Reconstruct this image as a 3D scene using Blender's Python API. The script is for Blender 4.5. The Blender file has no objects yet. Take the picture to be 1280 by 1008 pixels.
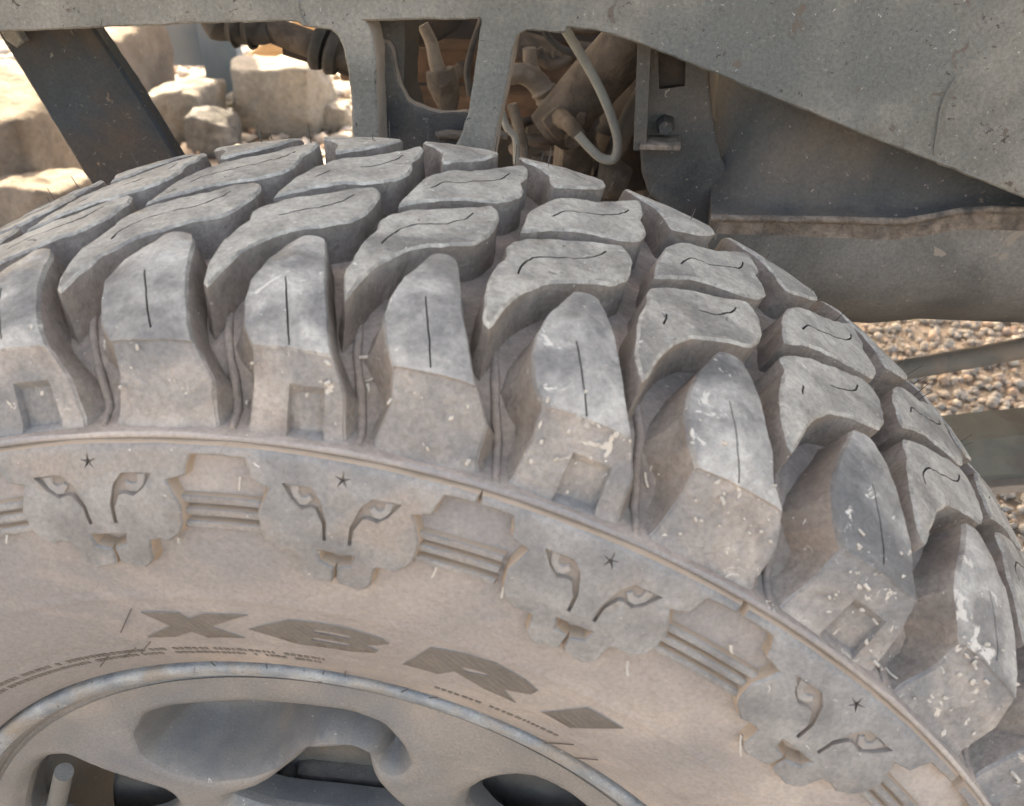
import bpy, bmesh, math, random
import numpy as np
from mathutils import Vector, Matrix, noise
from mathutils.geometry import delaunay_2d_cdt
R = math.radians
random.seed(7)
C = bpy.context.scene.collection
scn = bpy.context.scene

# ------------------------------------------------------------------ camera
CAM = Vector((0.14983, -0.27656, 0.53672))
yaw, pit, roll = -0.157028, -0.547352, -0.028528
F = Vector((math.sin(yaw)*math.cos(pit), math.cos(yaw)*math.cos(pit), math.sin(pit)))
rr = F.cross(Vector((0, 0, 1))).normalized(); uu = rr.cross(F)
RX = rr*math.cos(roll)+uu*math.sin(roll); UX = -rr*math.sin(roll)+uu*math.cos(roll)
cd = bpy.data.cameras.new('camera'); cam = bpy.data.objects.new('camera', cd); C.objects.link(cam)
cam.matrix_world = Matrix(((RX.x, UX.x, -F.x, CAM.x), (RX.y, UX.y, -F.y, CAM.y), (RX.z, UX.z, -F.z, CAM.z), (0, 0, 0, 1)))
cd.sensor_width = 36; cd.lens = 36*1221.75/1280; cd.clip_start = .02; cd.clip_end = 500
cd.dof.use_dof = True; cd.dof.focus_distance = .52; cd.dof.aperture_fstop = 17
scn.camera = cam

# ------------------------------------------------------------------ world, sun, exposure
SUN_EL, SUN_AZ = 45, -28          # sun behind the truck, slightly to the left (azimuth from +Y towards +X)
w = bpy.data.worlds.new("World"); scn.world = w; w.use_nodes = True
nt = w.node_tree; nt.nodes.clear()
sky = nt.nodes.new('ShaderNodeTexSky'); sky.sky_type = 'NISHITA'; sky.sun_disc = False
sky.sun_elevation = R(SUN_EL); sky.sun_rotation = R(SUN_AZ); sky.dust_density = 4; sky.air_density = .8; sky.ozone_density = .6
bg = nt.nodes.new('ShaderNodeBackground'); bg.inputs[1].default_value = .15
wo = nt.nodes.new('ShaderNodeOutputWorld')
nt.links.new(sky.outputs[0], bg.inputs[0]); nt.links.new(bg.outputs[0], wo.inputs[0])
sd = bpy.data.lights.new('sun', 'SUN'); sd.energy = 2.8; sd.angle = R(.6); sd.color = (1, .95, .87)
so = bpy.data.objects.new('sun', sd); C.objects.link(so)
S = Vector((math.sin(R(SUN_AZ))*math.cos(R(SUN_EL)), math.cos(R(SUN_AZ))*math.cos(R(SUN_EL)), math.sin(R(SUN_EL))))
so.rotation_euler = S.to_track_quat('Z', 'Y').to_euler()
scn.view_settings.view_transform = 'Standard'; scn.view_settings.look = 'None'
scn.view_settings.gamma = 1; scn.view_settings.use_curve_mapping = False
scn.view_settings.exposure = 2.88
scn.view_settings.use_white_balance = True; scn.view_settings.white_balance_temperature = 9200; scn.view_settings.white_balance_tint = 8

# ------------------------------------------------------------------ helpers
def at(x, y, Y):
    """world point on the plane y = Y seen at photograph pixel x, y"""
    d = F + RX*((x-640)/1221.75) - UX*((y-504)/1221.75)
    return CAM + d*((Y-CAM.y)/d.y)
def atz(x, y, Z):
    d = F + RX*((x-640)/1221.75) - UX*((y-504)/1221.75)
    return CAM + d*((Z-CAM.z)/d.z)

def N(nt, t, **k):
    n = nt.nodes.new(t)
    for a, b in k.items():
        if a in n.inputs: n.inputs[a].default_value = b
        else: setattr(n, a, b)
    return n
def mat(name, c1, c2, c3=None, scale=30, rough=(.7, .9), bump=.15, grain=900, spots=None, spot_scale=60, spot_amt=.62, contrast=.18, spec=.4, metal=0, streak=None, grain_d=.0006, c3pos=.60, gm=.25, spot_x=0):
    """dusty surface: c1/c2 mixed by broad noise, c3 patches, tiny speckle spots"""
    m = bpy.data.materials.new(name); m.use_nodes = True; t = m.node_tree; L = t.links.new
    b = t.nodes['Principled BSDF']; b.inputs['Metallic'].default_value = metal
    b.inputs['Specular IOR Level'].default_value = spec
    geo = N(t, 'ShaderNodeNewGeometry'); P = geo.outputs['Position']
    if streak:
        mp = N(t, 'ShaderNodeMapping'); mp.inputs['Scale'].default_value = streak; L(P, mp.inputs[0]); P2 = mp.outputs[0]
    else: P2 = P
    n1 = N(t, 'ShaderNodeTexNoise', Scale=scale, Detail=7, Roughness=.62, Distortion=.3); L(P2, n1.inputs['Vector'])
    mr = N(t, 'ShaderNodeMapRange'); mr.inputs[1].default_value = .5-contrast; mr.inputs[2].default_value = .5+contrast; L(n1.outputs[0], mr.inputs[0])
    mx = N(t, 'ShaderNodeMix', data_type='RGBA'); mx.inputs[6].default_value = (*c1, 1); mx.inputs[7].default_value = (*c2, 1)
    L(mr.outputs[0], mx.inputs[0]); col = mx.outputs[2]
    if c3:
        n2 = N(t, 'ShaderNodeTexNoise', Scale=scale*.43, Detail=5, Roughness=.6, Distortion=.6); L(P2, n2.inputs['Vector'])
        m2 = N(t, 'ShaderNodeMapRange'); m2.inputs[1].default_value = c3pos-.1; m2.inputs[2].default_value = c3pos+.08; L(n2.outputs[0], m2.inputs[0])
        x = N(t, 'ShaderNodeMix', data_type='RGBA'); L(m2.outputs[0], x.inputs[0]); L(col, x.inputs[6]); x.inputs[7].default_value = (*c3, 1); col = x.outputs[2]
    g = N(t, 'ShaderNodeTexNoise', Scale=grain, Detail=6, Roughness=.72); L(P, g.inputs['Vector'])
    gx = N(t, 'ShaderNodeMix', data_type='RGBA', blend_type='OVERLAY'); gx.inputs[0].default_value = gm
    L(col, gx.inputs[6]); L(g.outputs[0], gx.inputs[7]); col = gx.outputs[2]
    if spots:
        for i, (sc_, sz, colr) in enumerate(spots):
            v = N(t, 'ShaderNodeTexNoise', Scale=sc_, Detail=4, Roughness=.65, Distortion=.8); L(P, v.inputs['Vector'])
            m3 = N(t, 'ShaderNodeMapRange'); m3.inputs[1].default_value = sz; m3.inputs[2].default_value = sz+.035; L(v.outputs[0], m3.inputs[0])
            if spot_x and i == 0:
                sp_ = N(t, 'ShaderNodeSeparateXYZ'); L(P, sp_.inputs[0]); mm = N(t, 'ShaderNodeMapRange'); mm.inputs[1].default_value = .10; mm.inputs[2].default_value = .30; mm.inputs[4].default_value = spot_x; L(sp_.outputs[0], mm.inputs[0])
                ad = N(t, 'ShaderNodeMath', operation='ADD'); L(v.outputs[0], ad.inputs[0]); L(mm.outputs[0], ad.inputs[1]); L(ad.outputs[0], m3.inputs[0])
            x = N(t, 'ShaderNodeMix', data_type='RGBA'); L(m3.outputs[0], x.inputs[0]); L(col, x.inputs[6]); x.inputs[7].default_value = (*colr, 1); col = x.outputs[2]
    L(col, b.inputs['Base Color'])
    r_ = N(t, 'ShaderNodeMapRange'); r_.inputs[3].default_value = rough[0]; r_.inputs[4].default_value = rough[1]
    L(mr.outputs[0], r_.inputs[0]); L(r_.outputs[0], b.inputs['Roughness'])
    bp = N(t, 'ShaderNodeBump', Strength=1.0, Distance=grain_d); L(g.outputs[0], bp.inputs['Height'])
    bp2 = N(t, 'ShaderNodeBump', Strength=1.0, Distance=bump*.01); L(n1.outputs[0], bp2.inputs['Height']); L(bp.outputs[0], bp2.inputs['Normal'])
    L(bp2.outputs[0], b.inputs['Normal'])
    return m

WHT = (.55, .52, .47)
M = {
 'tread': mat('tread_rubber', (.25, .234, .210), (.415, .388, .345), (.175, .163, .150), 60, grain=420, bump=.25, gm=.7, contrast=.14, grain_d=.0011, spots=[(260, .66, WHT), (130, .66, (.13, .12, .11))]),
 'worn': mat('worn_edge_highlight', (.26, .244, .22), (.45, .42, .375), (.22, .21, .20), 110, grain=420, bump=.25, gm=.7, contrast=.12, grain_d=.0011),  # block bevels: wear plus an edge highlight put into the lighter colour
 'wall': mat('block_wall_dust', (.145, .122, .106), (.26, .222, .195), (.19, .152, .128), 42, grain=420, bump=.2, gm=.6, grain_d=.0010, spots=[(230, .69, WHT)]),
 'lug': mat('lug_rubber', (.160, .154, .149), (.40, .380, .350), (.108, .106, .106), 42, rough=(.42, .70), grain=460, bump=.2, contrast=.13, gm=.6, grain_d=.0007, c3pos=.57, spot_x=.07, spots=[(75, .655, (.48, .45, .41)), (240, .68, WHT)]),
 'lugdust': mat('lug_dust', (.195, .170, .155), (.35, .312, .282), (.165, .163, .163), 42, rough=(.55, .8), grain=460, bump=.2, contrast=.12, gm=.6, c3pos=.50, grain_d=.0008, spot_x=.06, spots=[(85, .655, (.46, .42, .37)), (260, .68, WHT)]),
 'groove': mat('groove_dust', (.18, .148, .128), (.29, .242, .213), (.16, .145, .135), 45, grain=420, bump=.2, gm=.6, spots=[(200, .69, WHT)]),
 'side': mat('sidewall_dust', (.255, .222, .202), (.36, .315, .285), (.205, .192, .19), 17, rough=(.65, .85), grain=520, bump=.08, contrast=.12, c3pos=.50, grain_d=.0005, gm=.45),
 'emb': mat('emblem_rubber', (.145, .142, .142), (.245, .235, .225), (.235, .20, .175), 40, rough=(.5, .75), grain=520, bump=.10, gm=.55, contrast=.12, c3pos=.62, spots=[(240, .69, WHT)], grain_d=.0006),
 'embwall': mat('emblem_edge_dust', (.30, .225, .165), (.37, .29, .225), None, 60, grain=1500, bump=.05),
 'slot': mat('slot_dark', (.23, .195, .17), (.28, .24, .21), None, 60, grain=1500, bump=.05),
 'sipe': mat('sipe_dark', (.06, .055, .05), (.09, .08, .075), None, 60),
 'letter': mat('letter_rubber', (.105, .094, .085), (.15, .132, .118), None, 60, rough=(.6, .8), grain=700, bump=.03, gm=.4),
 'eye': mat('eye_dust', (.23, .21, .195), (.31, .285, .265), None, 90, bump=.03),
 'lip': mat('rim_lip_metal', (.19, .215, .24), (.34, .36, .375), (.27, .24, .21), 70, rough=(.42, .65), metal=.25, spec=.5, grain=900, bump=.1, c3pos=.56, gm=.5, contrast=.12, spots=[(110, .66, (.5, .5, .48)), (140, .64, (.10, .09, .08))]),
 'rim': mat('rim_paint_dust', (.17, .162, .152), (.265, .235, .212), (.15, .155, .165), 14, rough=(.42, .68), grain=700, bump=.05, metal=.15, c3pos=.53, grain_d=.0003, gm=.5, contrast=.14, spots=[(420, .68, (.36, .34, .31))]),
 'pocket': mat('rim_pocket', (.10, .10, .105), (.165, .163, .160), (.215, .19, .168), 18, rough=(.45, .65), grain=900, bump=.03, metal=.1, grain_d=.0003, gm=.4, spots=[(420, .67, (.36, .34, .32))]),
 'brake': mat('brake_metal', (.10, .095, .09), (.17, .155, .14), (.20, .16, .13), 60, rough=(.5, .8), metal=.2, bump=.2),
 'rail': mat('frame_paint_dust', (.130, .125, .110), (.235, .218, .190), (.105, .108, .102), 18, rough=(.6, .85), grain=420, bump=.12, contrast=.13, c3pos=.57, gm=.7, grain_d=.0013, spots=[(60, .64, (.105, .085, .070)), (200, .64, (.050, .045, .04)), (230, .68, (.34, .32, .28)), (420, .68, (.42, .40, .36))]),
 'bracket': mat('bracket_paint', (.17, .19, .195), (.245, .25, .24), (.30, .265, .225), 35, grain=900, bump=.08, spots=[(200, .71, WHT)]),
 'edge': mat('plate_edge_dust', (.20, .165, .135), (.27, .23, .195), None, 60, bump=.1),
 'tank': mat('tank_sheet', (.030, .033, .036), (.072, .070, .067), (.12, .098, .08), 11, rough=(.5, .75), spec=.3, grain=420, bump=.05, contrast=.15, c3pos=.535, gm=.6, spots=[(38, .64, (.13, .105, .085)), (230, .66, (.24, .21, .18))]),
 'tanklow': mat('tank_low_dust', (.09, .087, .081), (.165, .155, .141), (.062, .064, .066), 13, rough=(.5, .75), spec=.3, grain=420, bump=.05, contrast=.13, c3pos=.54, gm=.6, spots=[(50, .65, (.22, .19, .16)), (230, .66, (.30, .26, .22))]),
 'flange': mat('flange_mud', (.12, .092, .072), (.225, .18, .148), (.06, .055, .052), 90, grain=500, bump=.4, contrast=.12, gm=.6),
 'strut': mat('strut_steel', (.013, .018, .022), (.036, .042, .047), (.065, .045, .033), 18, rough=(.6, .8), spec=.3, grain=420, bump=.06, contrast=.14, c3pos=.56, gm=.5, spots=[(60, .65, (.15, .11, .08)), (230, .66, (.15, .14, .13))]),
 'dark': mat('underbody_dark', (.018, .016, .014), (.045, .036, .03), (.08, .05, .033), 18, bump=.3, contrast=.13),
 'rust': mat('underbody_rust', (.10, .055, .032), (.20, .115, .07), (.05, .033, .025), 26, bump=.3, contrast=.13),
 'mudpart': mat('muddy_part', (.085, .066, .052), (.175, .138, .11), (.05, .04, .034), 50, bump=.5, contrast=.12, gm=.6),
 'hose': mat('hose_dust', (.19, .155, .125), (.29, .24, .195), (.11, .09, .07), 70, bump=.2),
 'boot': mat('rubber_boot', (.04, .038, .035), (.10, .09, .08), None, 60),
 'cord': mat('cord_grey', (.30, .29, .26), (.38, .37, .33), None, 120, bump=.05),
 'nub': mat('vent_nub', (.42, .38, .33), (.50, .46, .41), None, 90),
 'hair': mat('vent_hair', (.05, .045, .04), (.09, .08, .07), None, 90),
 'rod': mat('rod_steel', (.13, .125, .115), (.19, .18, .165), (.23, .19, .16), 40, bump=.15, spots=[(200, .72, WHT)]),
 'beam': mat('beam_steel', (.105, .105, .095), (.165, .16, .14), (.10, .085, .075), 25, bump=.1, spots=[(180, .72, (.45, .4, .34))]),
 'beamdust': mat('beam_ledge_dust', (.25, .20, .165), (.34, .28, .235), None, 50, bump=.2),
 'body': mat('sun_block_paint', (.30, .30, .29), (.36, .36, .34), None, 5),
 'ground': mat('ground_earth', (.30, .245, .21), (.40, .34, .29), (.26, .215, .18), 6, grain=120, bump=.6, grain_d=.006, gm=.35),
 'rock': mat('rock_face', (.17, .14, .118), (.25, .21, .18), (.13, .105, .09), 7, grain=60, bump=1.6, grain_d=.012, gm=.6, contrast=.13, spots=[(9, .64, (.11, .085, .07))]),
 'rockw': mat('rock_pale', (.20, .182, .165), (.29, .27, .245), (.155, .145, .14), 10, grain=60, bump=1.4, grain_d=.012, gm=.6, contrast=.13),
 'rockg': mat('rock_grey', (.105, .105, .112), (.18, .178, .18), (.07, .068, .07), 14, grain=80, bump=1.6, grain_d=.01, gm=.6, contrast=.1),
 'blue': mat('blue_grey_paint', (.10, .145, .20), (.14, .185, .24), (.19, .21, .23), 6, rough=(.5, .7), bump=.05),
 'wood': mat('orange_wood', (.42, .24, .12), (.55, .36, .2), (.3, .18, .1), 12, streak=(1, 1, 6)),
 'grass': mat('grass_blades', (.12, .15, .05), (.2, .22, .09), None, 20),
}
def pebble_mat():
    m = bpy.data.materials.new('gravel_stone'); m.use_nodes = True; t = m.node_tree; L = t.links.new
    b = t.nodes['Principled BSDF']; b.inputs['Roughness'].default_value = .8
    a = N(t, 'ShaderNodeAttribute', attribute_name='tone')
    cr = N(t, 'ShaderNodeValToRGB'); e = cr.color_ramp; e.interpolation = 'LINEAR'
    cols = [(0, (.22, .19, .17)), (.25, (.36, .32, .285)), (.45, (.30, .285, .275)), (.6, (.43, .385, .34)), (.78, (.42, .30, .225)), (.88, (.34, .245, .20)), (1, (.52, .49, .45))]
    e.elements[0].position = 0; e.elements[0].color = (*cols[0][1], 1); e.elements[1].position = 1; e.elements[1].color = (*cols[-1][1], 1)
    for p_, c_ in cols[1:-1]: q = e.elements.new(p_); q.color = (*c_, 1)
    L(a.outputs['Fac'], cr.inputs[0])
    g = N(t, 'ShaderNodeTexNoise', Scale=150, Detail=5); geo = N(t, 'ShaderNodeNewGeometry'); L(geo.outputs['Position'], g.inputs['Vector'])
    gx = N(t, 'ShaderNodeMix', data_type='RGBA', blend_type='OVERLAY'); gx.inputs[0].default_value = .4; L(cr.outputs[0], gx.inputs[6]); L(g.outputs[0], gx.inputs[7])
    L(gx.outputs[2], b.inputs['Base Color'])
    bp = N(t, 'ShaderNodeBump', Distance=.002); L(g.outputs[0], bp.inputs['Height']); L(bp.outputs[0], b.inputs['Normal'])
    return m
M['pebble'] = pebble_mat()
def hatch(m):
    t = m.node_tree; b = t.nodes['Principled BSDF']; geo = N(t, 'ShaderNodeNewGeometry')
    wv = N(t, 'ShaderNodeTexWave', Scale=190, Distortion=0); wv.bands_direction = 'DIAGONAL'; t.links.new(geo.outputs['Position'], wv.inputs['Vector'])
    old = b.inputs['Normal'].links[0].from_socket; bp = N(t, 'ShaderNodeBump', Distance=.0006); t.links.new(wv.outputs[0], bp.inputs['Height']); bp.inputs['Strength'].default_value = .35; t.links.new(old, bp.inputs['Normal']); t.links.new(bp.outputs[0], b.inputs['Normal'])
hatch(M['letter'])

def link(name, verts, faces, mats, midx=None, parent=None, smooth=True, angle=32):
    me = bpy.data.meshes.new(name)
    me.from_pydata([tuple(v) for v in verts], [], faces); me.validate()
    for m_ in (mats if isinstance(mats, (list, tuple)) else [mats]): me.materials.append(m_)
    if midx is not None and len(midx) == len(me.polygons): me.polygons.foreach_set('material_index', midx)
    if smooth:
        me.polygons.foreach_set('use_smooth', [True]*len(me.polygons)); me.set_sharp_from_angle(angle=R(angle))
    o = bpy.data.objects.new(name, me); C.objects.link(o)
    if parent: o.parent = parent
    return o
def tag(o, label=None, cat=None, group=None, kind=None):
    if label: o['label'] = label
    if cat: o['category'] = cat
    if group: o['group'] = group
    if kind: o['kind'] = kind
    return o
def chaikin(p, n=1):
    p = [tuple(a) for a in p]
    for _ in range(n):
        q = []
        for i in range(len(p)):
            a, b = p[i], p[(i+1) % len(p)]
            q.append((a[0]*.86+b[0]*.14, a[1]*.86+b[1]*.14)); q.append((a[0]*.14+b[0]*.86, a[1]*.14+b[1]*.86))
        p = q
    return p
def resample(p, step):
    out = []
    for i in range(len(p)):
        a, b = p[i], p[(i+1) % len(p)]; d = math.dist(a, b)
        if d < 1e-7: continue
        n = max(1, round(d/step))
        for k in range(n): out.append((a[0]+(b[0]-a[0])*k/n, a[1]+(b[1]-a[1])*k/n))
    q = [out[0]]
    for a in out[1:]:
        if math.dist(a, q[-1]) > step*.3: q.append(a)
    return q
def area(p): return .5*sum(p[i][0]*p[(i+1) % len(p)][1]-p[(i+1) % len(p)][0]*p[i][1] for i in range(len(p)))
def ccw(p): return p if area(p) > 0 else p[::-1]
def offset(p, d):
    """outset of a ccw polygon"""
    n = len(p); o = []
    for i in range(n):
        a, b, c = p[i-1], p[i], p[(i+1) % n]
        e1 = Vector((b[0]-a[0], b[1]-a[1])).normalized(); e2 = Vector((c[0]-b[0], c[1]-b[1])).normalized()
        n1 = Vector((e1.y, -e1.x)); n2 = Vector((e2.y, -e2.x)); m = (n1+n2)
        if m.length < .2: m = n1
        m.normalize(); k = 1/max(.55, m.dot(n1))
        o.append((b[0]+m.x*d*k, b[1]+m.y*d*k))
    return o
def inside(pts, poly):
    pts = np.asarray(pts, float); x, y = pts[:, 0], pts[:, 1]; r = np.zeros(len(pts), bool); n = len(poly)
    for i in range(n):
        x1, y1 = poly[i]; x2, y2 = poly[(i+1) % n]
        if y1 == y2: continue
        c = ((y1 > y) != (y2 > y)) & (x < (x2-x1)*(y-y1)/(y2-y1)+x1); r ^= c
    return r
def pdist(pts, poly):
    pts = np.asarray(pts, float); best = np.full(len(pts), 1e9); n = len(poly)
    for i in range(n):
        a = np.array(poly[i]); b = np.array(poly[(i+1) % n]); ab = b-a; L2 = (ab@ab)+1e-12
        t = np.clip(((pts-a)@ab)/L2, 0, 1); best = np.minimum(best, np.hypot(*(pts-a-t[:, None]*ab).T))
    return best
def fill(outline, holes, step, extra=()):
    extra = list(extra)
    """triangulate outline minus holes with interior points; -> pts, tris (indices start with outline then holes)"""
    V = []; E = []
    for lp in [outline]+list(holes)+extra:
        b = len(V); V += lp; E += [(b+i, b+(i+1) % len(lp)) for i in range(len(lp))]
    o = np.array(outline); x0, y0 = o.min(0); x1, y1 = o.max(0)
    g = []; j = 0; yy = y0+step*.5
    while yy < y1:
        xx = x0+step*(.5+.5*(j % 2))
        while xx < x1: g.append((xx+random.uniform(-.12, .12)*step, yy)); xx += step
        yy += step*.87; j += 1
    if g:
        g = np.array(g); k = inside(g, outline) & (pdist(g, outline) > step*.5)
        for h in holes: k &= ~inside(g, h) & (pdist(g, h) > step*.5)
        for h in extra: k &= pdist(g, h) > step*.45
        V += [tuple(a) for a in g[k]]
    r = delaunay_2d_cdt([Vector(v) for v in V], E, [], 0, 1e-7)
    P = [tuple(v) for v in r[0]]; T = [t for t in r[2] if len(t) == 3]
    c = np.array([[sum(P[i][0] for i in t)/3, sum(P[i][1] for i in t)/3] for t in T])
    k = inside(c, outline)
    for h in holes: k &= ~inside(c, h)
    T = [t for t, q in zip(T, k) if q]
    return P, T
def relief(name, outline, slots, fmap, h0, hb, draft, bevel, step, mats, parent, slotdepth=.003, jit=0., edge=None, floor_slot=2, seed=0, flip=False, walls=3, bm_=0):
    """raised pad: outline is in flat coordinates, fmap(u, v, h) -> world; slots are recessed polygons"""
    ol = ccw(resample(outline, edge or step)); sl = [ccw(resample(s, (edge or step)*.7)) for s in slots]
    P, T = fill(ol, sl, step)
    verts = []; faces = []; mi = []
    sd_ = Vector((seed*3.1, seed*1.7, seed*.9))
    def pt(u, v, h, a=1.):
        q = Vector(fmap(u, v, h))
        if jit:
            nz = noise.noise_vector(q*130+sd_)+.5*noise.noise_vector(q*420+sd_)
            q = q+nz*jit*a
        return q
    for u, v in P: verts.append(pt(u, v, h0))
    faces += [t if not flip else t[::-1] for t in T]; mi += [0]*len(T)
    def ring(lp, h, a=1.):
        b = len(verts)
        for u, v in lp: verts.append(pt(u, v, h, a))
        return list(range(b, b+len(lp)))
    def strip(r1, r2, m_):
        n = len(r1)
        for i in range(n):
            f = (r1[i], r2[i], r2[(i+1) % n], r1[(i+1) % n]); faces.append(f[::-1] if flip else f); mi.append(m_)
    # map loops to cdt vertices
    def loop_idx(lp):
        A = np.array(P); return [int(np.argmin(((A-np.array(q))**2).sum(1))) for q in lp]
    r0 = loop_idx(ol); bo = offset(ol, bevel)
    m1 = offset(ol, bevel*.35)
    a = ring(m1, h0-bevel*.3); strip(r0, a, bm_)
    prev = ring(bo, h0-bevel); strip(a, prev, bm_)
    for k in range(1, walls+1):
        f_ = k/walls; q = ring(offset(ol, bevel+draft*(f_**1.5)), h0-bevel+(hb-h0+bevel)*f_); strip(prev, q, 1); prev = q
    for s in sl:
        r1 = loop_idx(s); r2 = ring(s, h0-slotdepth); 
        n = len(r1)
        for i in range(n):
            f = (r1[(i+1) % n], r2[(i+1) % n], r2[i], r1[i]); faces.append(f[::-1] if flip else f); mi.append(floor_slot)
        PP, TT = fill(s, [], 1)   # slot floor
        b = len(verts)
        for u, v in PP: verts.append(pt(u, v, h0-slotdepth))
        for t in TT:
            f = tuple(b+i for i in t); faces.append(f[::-1] if flip else f); mi.append(floor_slot)
    return link(name, verts, faces, mats, mi, parent)
def strip_poly(pts, wd):
    """thin polygon along a polyline (sipe)"""
    n = len(pts); L_, R_ = [], []
    for i in range(n):
        a = Vector(pts[max(0, i-1)]); b = Vector(pts[min(n-1, i+1)]); t = (b-a).normalized(); nn = Vector((-t.y, t.x))
        k = wd*(.55 if i in (0, n-1) else 1)*.5
        L_.append((pts[i][0]+nn.x*k, pts[i][1]+nn.y*k)); R_.append((pts[i][0]-nn.x*k, pts[i][1]-nn.y*k))
    return L_+R_[::-1]
def catmull(p, n=6):
    p = [Vector(a) for a in p]; out = []
    for i in range(len(p)-1):
        a = p[max(0, i-1)]; b = p[i]; c = p[i+1]; d = p[min(len(p)-1, i+2)]
        for k in range(n):
            t = k/n; out.append(.5*((2*b)+(c-a)*t+(2*a-5*b+4*c-d)*t*t+(3*b-a-3*c+d)*t**3))
    out.append(p[-1]); return out
def tube(name, pts, rad, m, parent=None, seg=12, n=8, cap=True, jit=0):
    P = catmull(pts, n) if n > 1 else [Vector(a) for a in pts]
    rs = rad if isinstance(rad, (list, tuple)) else [rad]*len(pts)
    V = []; Fc = []; up = Vector((.31, .2, .93)); K = len(P)
    for i, q in enumerate(P):
        t = (P[min(K-1, i+1)]-P[max(0, i-1)]).normalized(); a = t.cross(up).normalized(); b = t.cross(a)
        f_ = i/(K-1)*(len(rs)-1); j = min(int(f_), len(rs)-2); r_ = rs[j]+(rs[j+1]-rs[j])*(f_-j)
        for s in range(seg):
            an = 2*math.pi*s/seg; v = q+(a*math.cos(an)+b*math.sin(an))*r_
            if jit: v += noise.noise_vector(v*60)*jit
            V.append(v)
    for i in range(K-1):
        for s in range(seg): Fc.append((i*seg+s, i*seg+(s+1) % seg, (i+1)*seg+(s+1) % seg, (i+1)*seg+s))
    if cap: Fc.append(tuple(range(seg))[::-1]); Fc.append(tuple((K-1)*seg+s for s in range(seg)))
    return link(name, V, Fc, m, None, parent, angle=50)
def box(name, lo, hi, m, parent=None, bev=.004, rot=None, cen=None, cuts=0, jit=0):
    bm = bmesh.new(); bmesh.ops.create_cube(bm, size=1)
    lo, hi = Vector(lo), Vector(hi); s = hi-lo; c = (hi+lo)/2
    for v in bm.verts: v.co = Vector((v.co.x*s.x, v.co.y*s.y, v.co.z*s.z))
    if bev: bmesh.ops.bevel(bm, geom=bm.edges[:], offset=bev, segments=2, affect='EDGES', profile=.6)
    if cuts: bmesh.ops.subdivide_edges(bm, edges=bm.edges[:], cuts=cuts, use_grid_fill=True)
    Mx = Matrix.Translation(c) @ (rot.to_4x4() if rot else Matrix.Identity(4))
    for v in bm.verts:
        v.co = Mx @ v.co
        if jit: v.co += noise.noise_vector(v.co*7)*jit
    me = bpy.data.meshes.new(name); bm.to_mesh(me); bm.free(); me.materials.append(m)
    me.polygons.foreach_set('use_smooth', [True]*len(me.polygons)); me.set_sharp_from_angle(angle=R(35))
    o = bpy.data.objects.new(name, me); C.objects.link(o)
    if parent: o.parent = parent
    return o
def plate(name, outline, y0, y1, mats, parent, bevel=.0015, step=.02, holes=(), jit=0., edge=None, walls=2):
    """flat plate in the x-z plane, front face at y0, back at y1"""
    f = lambda u, v, h: (u, y0-h, v)
    o = relief(name, outline, list(holes), f, 0, -(y1-y0), 0, bevel, step, mats, parent, slotdepth=y1-y0, jit=jit, edge=edge, walls=walls, floor_slot=1, flip=False)
    return o

# ------------------------------------------------------------------ ground
def ground():
    xs = np.concatenate([np.linspace(-60, -5, 12), np.linspace(-4.5, 4, 86), np.linspace(5, 60, 12)])
    ys = np.concatenate([np.linspace(-60, -3, 12), np.linspace(-2.5, 7, 96), np.linspace(8, 90, 14)])
    V = []; 
    for y in ys:
        for x in xs:
            z = -.4+.012*noise.noise(Vector((x*1.3, y*1.3, 0)))+.006*noise.noise(Vector((x*5, y*5, 3)))
            if y > 7: z += .0
            V.append((x, y, z-.004))
    n = len(xs); Fc = [(j*n+i, j*n+i+1, (j+1)*n+i+1, (j+1)*n+i) for j in range(len(ys)-1) for i in range(n-1)]
    o = link('ground', V, Fc, M['ground'], angle=180); o['kind'] = 'structure'
ground()

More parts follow.
